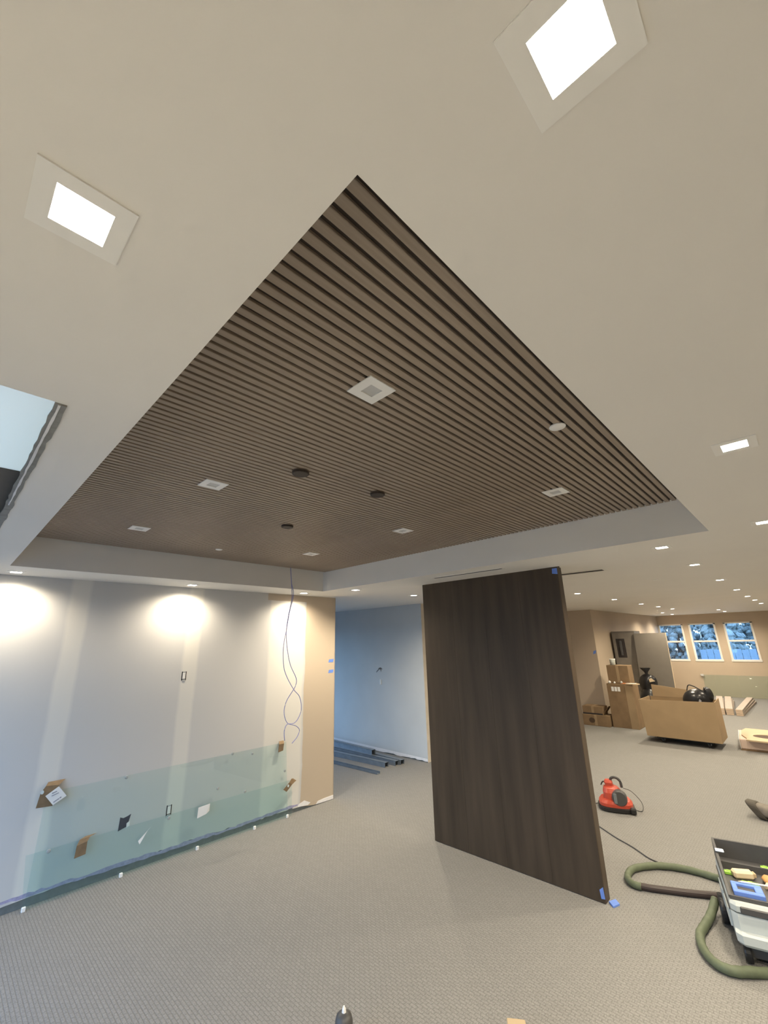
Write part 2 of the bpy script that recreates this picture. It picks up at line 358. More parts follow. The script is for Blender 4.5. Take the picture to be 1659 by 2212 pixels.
# ------------------------------------------------------------------ downlights
def plate(m, hs, hi, z0, z1):         # square frame
    for a in ((-hs, -hs, hs, -hi), (-hs, hi, hs, hs), (-hs, -hi, -hi, hi), (hi, -hi, hs, hi)): m.box(a[0], a[1], z0, a[2], a[3], z1)
    return m
def downlight(x, y, z, lab, lit=True, group=None, power=1.0, cone=2.75):
    t = thing('downlight', lab, 'ceiling light', (x, y, z), 0, group)
    if lit:
        plate(MB(), .066, .0385, -.003, -.0003).build('trim', M_white, t)
        MB().box(-.0385, -.0385, -.0026, .0385, .0385, -.0008).build('diffuser', M_lamp, t)
        l = bpy.data.lights.new('lamp', 'SPOT'); l.energy = LAMP_W*power; l.color = LAMP_COL; l.spot_size = cone; l.spot_blend = .75; l.shadow_soft_size = .03
        o = bpy.data.objects.new('lamp', l); COL.objects.link(o); o.parent = t; o.location = (0, 0, -.012)
    else:
        plate(MB(), .068, .030, -.005, -.0003).build('trim', M_white, t)
        MB().loft([[(-.034, -.034, -.0012), (.034, -.034, -.0012), (.034, .034, -.0012), (-.034, .034, -.0012)], [(-.026, -.026, -.0005), (.026, -.026, -.0005), (.026, .026, -.0005), (-.026, .026, -.0005)]]).build('reflector', M_offlens, t)
    return t
downlight(.390, .046, ZC, 'large lit square downlight cut off by the top edge of the photo')
downlight(.030, .703, ZC, 'large lit square downlight at the upper left of the photo')
for (x, y), lab in zip([(1.971, .043), (3.581, .047)], ['big glowing downlight right of the slatted tray near the right photo edge', 'downlight cut by the right edge of the photo, above the diagonal row']):
    downlight(x, y, ZC, lab)
ordn = ['first', 'second', 'third', 'fourth', 'fifth', 'sixth', 'seventh']
for k, (x, y) in enumerate([(3.974, .70), (5.464, .705), (7.358, .71), (9.295, .708), (11.197, .715), (12.656, .70), (14.283, .69)]):
    downlight(x, y, ZC if x < XL else ZC2, ordn[k] + ' lit downlight from the slatted tray in the diagonal right row', group='diagonal row of downlights')
for k, (x, y) in enumerate([(7.424, 2.649), (9.341, 2.64), (11.306, 2.64), (12.863, 2.629), (14.419, 2.614)]):
    downlight(x, y, ZC2, ordn[k] + ' lit downlight from the dark partition in the left far row', group='left row of far downlights')
for (x, y), lab in zip([(16.519, 3.29), (18.248, 3.35), (16.62, 1.826), (18.103, 1.838)], ['left one of two tiny downlights just above the left far window', 'right one of two tiny downlights just above the left far window', 'left one of two tiny downlights above the two right hand far windows', 'right one of two tiny downlights above the two right hand far windows']):
    downlight(x, y, ZC2, lab)
for (x, y), lab in zip([(.386, 5.02), (1.953, 5.0), (3.485, 4.96)], ['lit downlight over the bare wall at the left edge of the photo', 'middle lit downlight throwing a bright pool on the bare wall', 'lit downlight above the hanging cables at the beige end of the wall']):
    downlight(x, y, ZC, lab, power=.46)
downlight(3.842, 4.269, ZC, 'lit downlight in front of the opening to the side room')
downlight(5.246, 4.427, ZC2, 'lit downlight touching the left edge of the dark partition')
for x in (2.0, 5.4, 9.3, 13.2): downlight(x, -1.7, ZC if x < XL else ZC2, 'unseen lit downlight added for light in the part of the room behind the camera', group='added downlights behind the camera', power=1.2)  # unseen fixtures, added to light the room from behind
for (x, y), lab in zip([(.996, 1.011), (.993, 2.395), (2.726, 1.010), (.989, 3.755), (2.707, 2.377), (2.689, 3.712)],
    ['largest unlit white square downlight near the middle of the slatted ceiling', 'unlit white square downlight at the left of the slatted ceiling, two above the corner one', 'unlit white square downlight near the right end of the slatted ceiling', 'unlit white square downlight furthest left on the slatted ceiling', 'unlit white square downlight on the slats above the partition', 'unlit white square downlight nearest the hanging cables on the slatted ceiling']):
    downlight(x, y, ZT, lab, lit=False, group='unlit downlights in the slatted ceiling')
for (x, y, r), lab in zip([(1.828, .624, .037), (1.835, 4.116, .034)], ['round white cover disc at the right side of the slatted ceiling', 'small round white cover disc at the far side of the slatted ceiling']):
    t = thing('cover_disc', lab, 'cover', (x, y, ZT), 0, 'round sprinkler covers'); MB().lathe([(r*1.0, -.0003), (r, -.004), (r*.9, -.0065), (.004, -.007)], 28).build('disc', M_white, t, smooth=True)
for (x, y), lab in zip([(1.267, 1.873), (1.848, 1.834), (1.85, 2.898)], ['dark round ceiling canopy left of centre, largest of three on the slats', 'dark round ceiling canopy at right, above the partition top', 'dark round ceiling canopy furthest away, smallest of three']):
    t = thing('ceiling_canopy', lab, 'ceiling canopy', (x, y, ZT), 0, 'dark canopies on the slats')
    MB().lathe([(.048, -.0003), (.048, -.016), (.044, -.019), (.002, -.019)], 28).build('housing', mat('dark_brown_metal', (.045, .033, .026), .6), t)
    MB().lathe([(.0495, -.0003), (.0495, -.005), (.048, -.0055), (.047, -.0003)], 28).build('rim', mat('brown_rim', (.13, .095, .07), .6), t)
t = thing('sprinkler_cover', 'tiny white sprinkler cover on the far ceiling below the diagonal row', 'cover', (6.53, 1.30, ZC2)); MB().lathe([(.04, -.0003), (.04, -.004), (.035, -.006), (.002, -.006)], 20).build('disc', M_white, t)
# slot vents
def vent(name, lab, a, b, z, wd):
    a = Vector(a); b = Vector(b); d = (b-a); l = d.length; t = thing(name, lab, 'air vent', (a.x, a.y, z), math.atan2(d.y, d.x))
    MB().box(0, -wd, -.004, l, -wd*.55, -.0003).box(0, wd*.55, -.004, l, wd, -.0003).box(-.01, -wd, -.004, 0, wd, -.0003).box(l, -wd, -.004, l+.01, wd, -.0003).build('frame', M_ceil, t)
    MB().box(0, -wd*.55, -.0015, l, wd*.55, -.0003).build('slot', M_dark, t); MB().box(0, -.002, -.003, l, .002, -.0014).build('vane', M_char, t)
vent('slot_vent', 'long narrow ceiling slot vent above the top of the dark partition', (3.85, 2.07), (3.835, 2.92), ZC, .045)
vent('slot_vent', 'short dark ceiling slot vent right of the dark partition', (5.0, 1.47), (4.93, 2.6), ZC2, .11)

# ------------------------------------------------------------------ dark partition
pt = thing('wood_partition', 'tall dark stained wood partition standing from carpet to ceiling', 'partition', (XL, 1.66, 0))
MB().box(.012, .01, 0, .095, 1.735, ZC2).build('core', M_paneledge, pt)
nsh = 4; wv = (1.735-.0)/nsh
for k in range(nsh): MB().box(0, k*wv+.0004, .004, .012, (k+1)*wv-.0004, ZC-.001, .0006).build('veneer_sheet', M_panel, pt)
MB().box(.012, 0, .004, .10, .01, ZC-.002).build('end_panel', M_paneledge, pt)
def tape(lab, verts, group='scraps of blue tape', m=M_blue):
    b = MB(); b.loft(verts); o = b.build('masking_tape', m); return tag(o, lab, 'tape', group)
def tq(a, n, th=.0012):               # quad a plus its copy offset along n
    n = Vector(n)*th; return [[Vector(p) for p in a], [Vector(p)+n for p in a]]
tape('blue tape on the top right corner of the dark partition', tq([(XL-.0003, 1.66, 2.675), (XL-.0003, 1.715, 2.685), (XL-.0003, 1.71, 2.735), (XL-.0003, 1.66, 2.735)], (-1, 0, 0)))
tape('blue tape low on the bottom right corner of the dark partition', tq([(XL-.0003, 1.66, .035), (XL-.0003, 1.69, .03), (XL-.0003, 1.695, .09), (XL-.0003, 1.665, .115)], (-1, 0, 0)))
tape('scrap of blue tape on the carpet at the foot of the dark partition', tq([(4.19, 1.60, .001), (4.26, 1.575, .001), (4.31, 1.62, .001), (4.24, 1.65, .001)], (0, 0, 1), .012))
for z, lab in ((1.815, 'upper of two blue tape strips on the beige wall end'), (1.667, 'lower of two blue tape strips on the beige wall end')):
    tape(lab, tq([(4.165, YW-.0003, z-.022), (4.255, YW-.0003, z-.02), (4.265, YW-.0003, z+.024), (4.178, YW-.0003, z+.022)], (0, -1, 0)))
tape('purple blue tape scrap on the far beige wall right of the partition', tq([(12.1997, 4.20, 1.63), (12.1997, 4.13, 1.65), (12.1997, 4.11, 1.73), (12.1997, 4.18, 1.71)], (-1, 0, 0)))

# ------------------------------------------------------------------ electrical boxes and wall marks
def ebox(x, z, lab, wd=.052, ht=.092):
    t = thing('outlet_box', lab, 'outlet box', (x, YW, z), 0, 'uncovered outlet boxes'); a, h = wd/2, ht/2
    MB().box(-a, -.0022, -h, -a+.010, -.0003, h).box(a-.010, -.0022, -h, a, -.0003, h).box(-a, -.0022, h-.010, a, -.0003, h).box(-a, -.0022, -h, a, -.0003, -h+.013).build('cut_gap', M_dark, t)
    MB().box(-a+.010, -.005, -h+.013, a-.010, -.0003, h-.010, .001).build('blank_plate', M_trim, t)
    [MB().box(-a*.6, -.006, q-.005, a*.6, -.002, q+.005).build('mounting_ear', M_offlens, t) for q in (h-.001, -h+.001)]
ebox(2.067, 1.75, 'dark outlined outlet box high on the bare wall')
ebox(2.066, .429, 'dark outlined outlet box seen through the glass low on the wall')
t = thing('torn_outlet_opening', 'torn dark outlet opening low on the bare wall behind the glass', 'outlet opening', (1.651, YW, .427))
MB().prism([(-.045, .055), (-.015, .042), (.02, .05), (.05, .062), (.035, .0), (.018, -.01), (.02, -.04), (-.05, -.06)], -.0022, -.0003, 'y').build('opening', mat('dark_blue_void', (.03, .035, .06), .7), t)
MB().prism([(.020, -.012), (.045, .002), (.047, -.035), (.022, -.05)], -.006, -.002, 'y').build('torn_paper_flap', M_paper, t)
t = thing('cable_stub', 'short dark cable stub poking out of the side room wall', 'cable', (XB, 6.49, 1.53))
MB().prism([(-.05, .0), (.0, .035), (.05, .03), (.10, .0), (.05, .01), (.02, .0), (.0, -.05), (-.01, .005)], -.0025, -.0003, 'x').build('hole', mat('grey_gap', (.16, .155, .15), .8), t)
MB().tube([(-.001, .02, .02), (-.03, .03, .0), (-.05, .06, -.03), (-.045, .085, -.055)], .006).build('stub', M_char, t)
t = thing('wall_switch', 'small white switch on the side room wall below the cable stub', 'switch', (XB, 6.505, 1.285)); MB().box(-.012, -.022, -.05, -.0003, .022, .05, .003).build('plate', M_paper, t); MB().box(-.016, -.008, -.02, -.0115, .008, .02, .001).build('rocker', M_white, t)

# ------------------------------------------------------------------ glass sheets against the left wall
def sheet(lab, x0, x1, z1, y, lean, clips, m=M_glass, x0b=None, x1b=None):
    g = thing('glass_sheet', lab, 'glass sheet', (0, y, 0))
    x0b = x0 if x0b is None else x0b; x1b = x1 if x1b is None else x1b
    MB().loft([[(x0b, -lean, .012), (x1b, -lean, .012), (x1b, -lean-.008, .012), (x0b, -lean-.008, .012)], [(x0, 0, z1), (x1, 0, z1), (x1, -.008, z1), (x0, -.008, z1)]]).build('pane', m, g)
    for cx in clips: MB().box(cx-.014, -lean-.016, 0, cx+.014, -lean+.006, .034, .003).build('setting_block', M_white, g)
    return g
sheet('taller pale green glass sheet leaning on the bare wall', .965, 3.47, .845, YW-.014, .022, [], x0b=.95, x1b=3.52)
sheet('shorter green glass sheet standing in front of the taller one', .895, 3.56, .40, YW-.044, .02, [.945, 1.66, 2.38, 3.05, 3.50], x0b=.935)
for k, (x, z) in enumerate([(1.60, .835), (2.72, .845), (2.98, .80), (1.05, .39), (2.05, .375), (3.455, .52), (2.9, .42), (2.57, .52)]):
    t = thing('suction_mark', ['small round grey pad on the top edge of the tall glass, left', 'small round grey pad on the top edge of the tall glass, middle', 'small round grey pad right of the middle on the tall glass', 'small round grey pad at the left end of the short glass', 'small round grey pad on the short glass below the lower outlet box', 'small grey pad under the folded guard at the right glass end', 'small grey pad on the short glass top, right part', 'small grey pad above the white paper on the tall glass'][k], 'pad', (x, YW-.0385 if z > .45 else YW-.062, z), 0, 'grey pads on the glass')
    MB().lathe([(.016, 0), (.016, .003), (.010, .006), (.001, .006)], 16, M=Matrix.Rotation(PI/2, 4, 'X')).build('pad', mat('smoky_pad', (.34, .37, .37), .6), t)
# cardboard corner guards folded over the glass edges
def guard(lab, rings, hole=None):
    t = thing('corner_guard', lab, 'corner guard'); MB().loft(rings).build('card', M_cardguard, t)
    if hole: MB().prism([(hole[0]+.013*math.cos(a*PI/4), hole[1]+.016*math.sin(a*PI/4)) for a in range(8)], hole[2]-.003, hole[2]-.0002, 'y').build('tape_dot', mat('pale_dot', (.60, .68, .68), .6), t)
    return t
yg = YW-.040
guard('large brown card guard on the left corner of the tall glass, behind a white label', [[(.90, yg-.012, .745), (1.02, yg-.012, .735), (1.02, yg-.009, .735), (.90, yg-.009, .745)], [(.915, yg-.014, .86), (1.03, yg-.014, .85), (1.03, yg-.011, .85), (.915, yg-.011, .86)], [(.945, yg-.010, .905), (1.045, yg-.010, .895), (1.045, yg-.007, .895), (.945, yg-.007, .905)], [(.965, YW-.008, .925), (1.09, YW-.008, .925), (1.09, YW-.005, .925), (.965, YW-.005, .925)]], (.925, .862, yg-.0145))
guard('brown card guard folded over the short glass near its left end', [[(1.25, yg-.036, .275), (1.335, yg-.036, .285), (1.335, yg-.033, .285), (1.25, yg-.033, .275)], [(1.255, yg-.036, .37), (1.335, yg-.036, .385), (1.335, yg-.033, .385), (1.255, yg-.033, .37)], [(1.275, yg-.022, .408), (1.355, yg-.022, .412), (1.355, yg-.019, .412), (1.275, yg-.019, .408)], [(1.32, YW-.044, .418), (1.41, YW-.044, .420), (1.41, YW-.041, .420), (1.32, YW-.041, .418)]])
guard('small brown card guard on the right top corner of the tall glass', [[(3.325, yg-.03, .755), (3.395, yg-.03, .765), (3.395, yg-.027, .765), (3.325, yg-.027, .755)], [(3.33, yg-.03, .845), (3.405, yg-.03, .845), (3.405, yg-.027, .845), (3.33, yg-.027, .845)], [(3.37, YW-.012, .868), (3.435, YW-.012, .868), (3.435, YW-.009, .868), (3.37, YW-.009, .868)]])
guard('bent brown card guard tilted over the right end of the short glass', [[(3.415, yg-.042, .325), (3.465, yg-.042, .29), (3.465, yg-.039, .29), (3.415, yg-.039, .325)], [(3.50, yg-.042, .385), (3.545, yg-.042, .355), (3.545, yg-.039, .355), (3.50, yg-.039, .385)], [(3.545, yg-.028, .418), (3.60, yg-.028, .375), (3.60, yg-.025, .375), (3.545, yg-.025, .418)], [(3.575, YW-.058, .412), (3.625, YW-.058, .376), (3.625, YW-.055, .376), (3.575, YW-.055, .412)]], (3.485, .352, yg-.0425))
def paper(lab, pts, y, marks=(), name='paper_label', curl=0):
    t = thing(name, lab, 'paper'); b = MB(); n = len(pts)
    b.loft([[(p[0], y-curl*(i % 2), p[1]) for i, p in enumerate(pts)], [(p[0], y-.0015-curl*(i % 2), p[1]) for i, p in enumerate(pts)]]).build('sheet', M_paper, t)
    for q in marks: MB().prism(q, y-.0032, y-.0018, 'y').build('print', M_ink, t)
yp = yg-.020
paper('white diamond shaped label with grey print beside the large card guard', [(.952, .828), (1.020, .742), (1.112, .795), (1.040, .885)], yp, [[(1.022, .760), (1.060, .782), (1.055, .790), (1.017, .768)], [(1.064, .784), (1.075, .791), (1.070, .799), (1.059, .792)], [(1.00, .835), (1.035, .845), (1.03, .852), (.995, .842)], [(1.00, .815), (1.05, .83), (1.047, .836), (.997, .821)]])
paper('crumpled white paper taped over the top edge of the short glass', [(2.345, .295), (2.44, .315), (2.475, .335), (2.475, .405), (2.35, .395)], YW-.072, [[(2.452, .335), (2.468, .34), (2.468, .365), (2.452, .36)]], 'taped_paper', .006)
paper('narrow folded paper strip hanging slanted on the short glass', [(1.775, .255), (1.79, .225), (1.855, .325), (1.875, .345)], YW-.070, [], 'folded_paper', .006)

# ------------------------------------------------------------------ hanging cables
W1 = [(2.983, 3.005), (3.007, 2.805), (3.042, 2.662), (2.992, 2.433), (2.962, 2.239), (2.929, 2.025), (2.947, 1.815), (3.005, 1.683), (3.103, 1.547), (3.186, 1.463), (3.218, 1.332), (3.183, 1.236), (3.12, 1.184), (3.025, 1.183), (2.992, 1.115), (3.003, 1.019)]
W2 = [(2.990, 3.005), (3.012, 2.805), (3.030, 2.633), (2.997, 2.461), (2.969, 2.239), (2.986, 2.05), (3.043, 1.837), (3.136, 1.674), (3.133, 1.596), (3.103, 1.547), (3.012, 1.43), (2.987, 1.309), (3.037, 1.196), (3.154, 1.15), (3.208, 1.098), (3.179, 1.029), (3.111, .973)]
for k, (Wp, lab) in enumerate(((W1, 'thin lavender blue cable hanging from the slats, ending at the left'), (W2, 'thin lavender blue cable hanging from the slats, ending at the right'))):
    o = MB().tube(smoothpts([(x, 4.55+.012*k, z) for x, z in Wp], 5), .0042, 6).build('hanging_cable', M_cable, smooth=True); tag(o, lab, 'cable', 'hanging blue cables')

# ------------------------------------------------------------------ metal studs in the side room
def stud(lab, x0, y0, x1, y1, open_up, z0=0, wd=.092, h=.075):
    d = Vector((x1-x0, y1-y0)); l = d.length; o = thing('metal_stud', lab, 'metal stud', (x0, y0, z0), math.atan2(d.y, d.x), 'galvanised studs on the floor'); b = MB(); tt = .004; a = wd/2
    if open_up: b.box(0, -a, 0, l, a, tt); b.box(0, -a, 0, l, -a+tt, h); b.box(0, a-tt, 0, l, a, h)
    else: b.box(0, -a, h-tt, l, a, h); b.box(0, -a, 0, l, -a+tt, h); b.box(0, a-tt, 0, l, a, h)
    b.build('channel', M_steel, o)
    
stud('metal stud nearest the wall end, lying open side up on the carpet', 5.50, 5.56, 5.36, 8.8, True, wd=.07, h=.035)
stud('short ended metal stud, second from the wall end', 5.87, 5.73, 5.72, 8.8, False)
stud('metal stud, second from the side room wall', 6.06, 5.66, 6.06, 8.8, False)
stud('metal stud closest to the side room wall', 6.17, 5.63, 6.26, 8.85, False)
stud('metal stud stacked on top by the side room wall', 6.11, 6.3, 6.19, 8.8, False, z0=.076)

# ------------------------------------------------------------------ cardboard bin on a dolly
dl = thing('dolly', 'low black dolly under the big cardboard bin', 'dolly', (10.95, 2.2, 0))
MB().box(-.33, -.48, .085, .33, .48, .115, .006).build('deck', M_black, dl)
for sx_ in (-.26, .26):
    for sy_ in (-.38, .38):
        wv_ = MB().lathe([(.012, -.018), (.042, -.018), (.042, .018), (.012, .018)], 20, M=Matrix.Translation((sx_, sy_, .042)) @ Matrix.Rotation(PI/2, 4, 'X')).build('wheel', M_black, dl)
        [MB().box(sx_-.02, sy_+q-.003, .04, sx_+.02, sy_+q+.003, .085).build('fork', M_steel, wv_) for q in (-.023, .023)]
bn = thing('cardboard_bin', 'big open cardboard bin standing on the black dolly', 'cardboard box', (10.56, 1.6, .116))
H_ = .68
MB().loft([[(0, 0, 0), (0, 1.23, 0), (.012, 1.23, 0), (.012, 0, 0)], [(-.02, -.03, H_+.03), (-.04, 1.26, H_), (-.028, 1.26, H_), (-.008, -.03, H_+.03)]]).build('side_panel', M_card, bn)
MB().loft([[(.012, 0, 0), (.72, .0, 0), (.72, .012, 0), (.012, .012, 0)], [(-.008, -.03, H_+.03), (.73, -.0, H_+.03), (.73, .012, H_+.03), (-.008, -.018, H_+.03)]]).build('side_panel', M_card, bn)
MB().loft([[(.012, 1.218, 0), (.72, 1.218, 0), (.72, 1.23, 0), (.012, 1.23, 0)], [(-.03, 1.248, H_), (.73, 1.235, H_), (.73, 1.247, H_), (-.03, 1.26, H_)]]).build('side_panel', M_card, bn)
MB().box(.708, .012, 0, .72, 1.218, H_).build('side_panel', M_card, bn)
MB().box(.012, .012, 0, .708, 1.218, .01).build('bottom_panel', M_cardd, bn)
MB().loft([[(.70, .55, H_+.002), (.70, 1.16, H_+.002), (.708, 1.16, H_+.002), (.708, .55, H_+.002)], [(.72, .50, H_+.16), (.72, 1.16, H_+.24), (.728, 1.16, H_+.24), (.728, .50, H_+.16)]]).build('flap', M_card, bn)
bg_ = thing('black_bag', 'black bag with a carry loop on top of the cardboard bin', 'bag', (10.95, 1.88, .70))
MB().blob((0, .02, .12), (.22, .25, .20), noise=.10, seed=4).blob((.0, -.17, .20), (.10, .08, .17), noise=.12, seed=9).build('body', M_bag, bg_, smooth=True)
MB().tube(smoothpts([(-.05, .16, .28), (-.05, .12, .38), (-.05, .04, .37), (-.05, -.06, .31), (-.05, -.12, .28)], 5), .010, 8).build('handle', M_black, bg_)
MB().prism([(-.03, .02), (.0, .05), (.02, .01), (.0, -.03)], -.225, -.219, 'x', M=Matrix.Translation((0, -.05, .10))).build('tag', M_ink, bg_)

# ------------------------------------------------------------------ cardboard boxes by the far wall
def carton(lab, x0, y0, z0, x1, y1, z1, m=M_cardd, group='closed cartons by the far wall', seam=True):
    t = thing('carton', lab, 'cardboard box', ((x0+x1)/2, (y0+y1)/2, z0), 0, group); a, b_, h = (x1-x0)/2, (y1-y0)/2, z1-z0
    MB().box(-a, -b_, 0, a, b_, h, .006).build('body', m, t)
    if seam: MB().box(-a-.0015, -.03, h*.05, -a+.001, .03, h*.98).build('sealing_tape', M_card, t); MB().box(-a*.98, -.03, h-.001, a*.98, .03, h+.0015).build('sealing_tape', M_card, t)
    return t
big = carton('tall brown carton with a white label standing by the wall corner', 11.72, 3.27, 0, 12.19, 3.84, .97, seam=False)
for k in range(3): MB().box(-.2385, .13-.07*k, .80, -.2345, .185-.07*k, .90).build('white_label_mark', M_paper, big)
MB().box(-.238, -.285, .0, -.2345, -.12, .965).build('edge_strip', M_card, big)
sm_ = carton('smaller brown carton stacked on the tall labelled carton', 11.80, 3.32, .972, 12.17, 3.80, 1.385)
t = thing('clear_tub', 'small clear tub with lid on top of the stacked carton', 'tub', (11.95, 3.68, 1.3855)); MB().lathe([(.05, 0), (.06, .01), (.065, .12), (.06, .125), (.052, .01), (.045, .005)], 20).build('body', mat('cloudy_plastic', (.48, .50, .46), .25), t, smooth=True); MB().lathe([(.07, .126), (.07, .142), (.062, .146), (.004, .146)], 20).build('lid', M_white, t)
for k, (y, r, m, nm, lab) in enumerate([(3.765, .030, M_paper, 'white_ball', 'round white knob on the ledge of the tall carton, leftmost'), (3.655, .022, M_paper, 'white_fitting', 'small white fitting on the ledge of the tall carton, second from left'), (3.50, .03, mat('clear_grey', (.45, .46, .44), .3), 'clear_cup', 'clear cup on the ledge of the tall carton')]):
    t = thing(nm, lab, 'small part', (11.755, y, .970)); MB().lathe([(r*.5, 0), (r, r*.6), (r, r*1.2), (r*.6, r*1.8), (.002, r*2)], 14).build('body', m, t, smooth=True); MB().lathe([(r*.3, r*1.7), (r*.3, r*2.1), (.001, r*2.2)], 10).build('tip', M_white, t)
t = thing('orange_strap', 'short orange strap on the ledge of the tall carton', 'strap', (11.76, 3.43, .9705)); MB().box(-.03, -.09, 0, .03, .09, .02, .005).build('strap', mat('orange_webbing', (.70, .26, .10), .7), t)
t = thing('white_offcut', 'flat white offcut sticking out over the right side of the tall carton', 'offcut', (11.735, 3.30, .9705)); MB().prism([(-.05, .1), (-.07, -.16), (-.04, -.12), (.02, -.19), (.05, .1)], 0, .02).build('board', M_tan, t); MB().prism([(-.04, .08), (-.05, -.1), (.03, -.12), (.04, .08)], .0201, .024).build('facing', M_paper, t)
lo = carton('low brown carton with a dark printed oval beside the partition edge', 11.62, 3.87, 0, 12.0, 4.5, .245)
MB().prism([(.05+.07*math.cos(a*PI/6), .12+.06*math.sin(a*PI/6)) for a in range(12)], -.1925, -.1895, 'x', M=Matrix.Translation((0, .04, 0))).build('printed_oval', mat('dark_brown_ink', (.08, .05, .03), .8), lo)
up_ = carton('upper brown carton with an open flap on the low printed carton', 11.66, 4.0, .250, 12.0, 4.48, .43)
MB().loft([[(-.16, -.245, .04), (.10, -.245, .04), (.10, -.249, .04), (-.16, -.249, .04)], [(-.16, -.37, .20), (.10, -.37, .20), (.10, -.374, .20), (-.16, -.374, .20)]]).build('flap', M_cardd, up_)
MB().box(-.173, -.22, -.001, -.1705, .24, .03).build('painted_shadow', M_dark, up_)  # dark strip on the carton face, shade under the box put into colour
# grey cabinet, leaning sheet, bin liner
cb = thing('grey_cabinet', 'tall grey metal cabinet behind the stacked cartons at the wall', 'cabinet', (13.45, 3.45, 0))
MB().box(0, 0, 0, .55, .60, 2.20, .01).build('body', mat('grey_metal', (.17, .155, .135), .5), cb); dr = MB().box(-.02, .02, .05, -.0005, .58, 2.15, .004).build('door', mat('grey_metal2', (.20, .18, .155), .45), cb)
MB().box(-.05, .36, 1.55, -.02, .42, 1.95, .01).build('handle', M_char, dr); MB().box(-.024, .28, 1.5, -.019, .5, 2.0, .004).build('recess', M_dark, dr)
gs = thing('grey_sheet', 'large grey sheet leaning upright beside the cabinet, partly hiding the left window', 'panel', (13.25, 2.72, 0))
MB().loft([[(-.10, 0, 0), (-.10, .76, 0), (-.07, .76, 0), (-.07, 0, 0)], [(.13, -.02, 2.13), (.13, .74, 2.13), (.16, .74, 2.13), (.16, -.02, 2.13)]]).build('sheet', M_boardg, gs)
MB().loft([[(-.105, -.006, 0), (-.105, 0, 0), (-.065, 0, 0), (-.065, -.006, 0)], [(.125, -.026, 2.133), (.125, -.02, 2.133), (.165, -.02, 2.133), (.165, -.026, 2.133)]]).build('edge_band', M_tan, gs)
bl = thing('bin_liner', 'shiny black bin liner standing between tall carton and cardboard bin', 'rubbish bag', (12.85, 3.2, 0))
MB().blob((0, 0, .42), (.24, .27, .43), noise=.10, seed=2).blob((.02, 0, .92), (.17, .20, .25), noise=.16, seed=5).build('body', M_bag, bl, smooth=True)
MB().loft([[(.03*math.cos(a*PI/5), .03*math.sin(a*PI/5), 1.10) for a in range(10)], [(.03*math.cos(a*PI/5), .04*math.sin(a*PI/5), 1.17) for a in range(10)], [(.08*math.cos(a*PI/5)*(1+.3*(a % 2)), .10*math.sin(a*PI/5)*(1+.3*(a % 2)), 1.28) for a in range(10)]]).build('knot', M_bag, bl)
MB().prism([(-.08, .0), (.0, .07), (.05, .04), (.04, -.03)], -.165, -.158, 'x', M=Matrix.Translation((0, -.12, .98))).build('pale_patch', M_tan, bl)  # pale patch on the front of the bag

# ------------------------------------------------------------------ lumber, far glass, plywood
def planks(lab, x0, y0, dx, dy, wd, n, th, L):
    a = math.atan2(dy, dx)
    for k in range(n):
        o = thing('plank', '%s pale plank of the %s' % (['bottom', 'middle', 'top'][k] if n == 3 else ['bottom', 'top'][k], lab), 'plank', (x0, y0, k*(th+.001)), a + .01*(k-1), 'stacked pale planks')
        MB().box(0, -wd/2, 0, L, wd/2, th, .003).build('board', M_wood, o); MB().box(-.0015, -wd/2+.004, .004, 0.0002, wd/2-.004, th-.004).build('end_grain', mat('end_grain', (.58, .45, .34), .8), o)
planks('left column in the double plank stack near the far glass', 15.1, 2.15, 2.85, .34, .16, 3, .052, 2.9)
planks('right column in the double plank stack near the far glass', 15.12, 1.97, 2.85, .30, .16, 3, .052, 2.9)
planks('single plank stack right of the double stack', 15.1, 1.765, 3.1, -.03, .15, 3, .05, 3.0)
g = sheet('glass sheet leaning on the far wall below the windows', 0, 4.0, .70, 0, .10, [])
g.location = (XF-.015, 3.03, 0); g.rotation_euler = (0, 0, -PI/2)
t = thing('glass_pad', 'small dark pad on the top left corner of the far glass sheet', 'pad', (XF-.04, 3.04, .685)); MB().box(-.02, -.05, -.04, .02, .05, .035, .01).build('pad', M_offlens, t)
wb = thing('white_block', 'white wrapped block under the plywood offcut at right', 'block', (10.85, 1.33, 0), .1)
MB().box(0, -.75, .02, 1.0, .04, .185, .012).build('body', mat('pinkish_foam', (.66, .52, .44), .7), wb); MB().box(0, .0405, .02, 1.0, .046, .185).build('white_face', M_paper, wb); MB().box(-.02, -.75, 0, 1.02, .05, .02).build('base_board', M_cardd, wb)
cu = bpy.data.curves.new('ply', 'CURVE'); cu.dimensions = '2D'; cu.fill_mode = 'BOTH'; cu.extrude = .011
def spl(pts):
    q = cu.splines.new('POLY'); q.points.add(len(pts)-1); q.use_cyclic_u = True
    for p_, c_ in zip(q.points, pts): p_.co = (c_[0], c_[1], 0, 1)
spl([(1.25, .22), (.95, .28), (.50, .26), (.16, .17)] + [(-.02+.12*(1-math.cos(a)), -.10-.9*math.sin(a)*.55) for a in [i*PI/16 for i in range(-3, 9)]] + [(.5, -.85), (1.2, -.85)])
spl([(.47+.19*math.cos(a), -.16+.25*math.sin(a)) for a in [i*PI/14 for i in range(28)]])
co = bpy.data.objects.new('tmp', cu); COL.objects.link(co); dg = bpy.context.evaluated_depsgraph_get()
me = bpy.data.meshes.new_from_object(co.evaluated_get(dg)); bpy.data.objects.remove(co)
po = thing('plywood_offcut', 'pale plywood offcut with a dark oval opening, lying on the white block', 'plywood', (10.72, 1.08, .198), .05)
me.materials.clear(); me.materials.append(M_ply); o = bpy.data.objects.new('board', me); COL.objects.link(o); o.parent = po
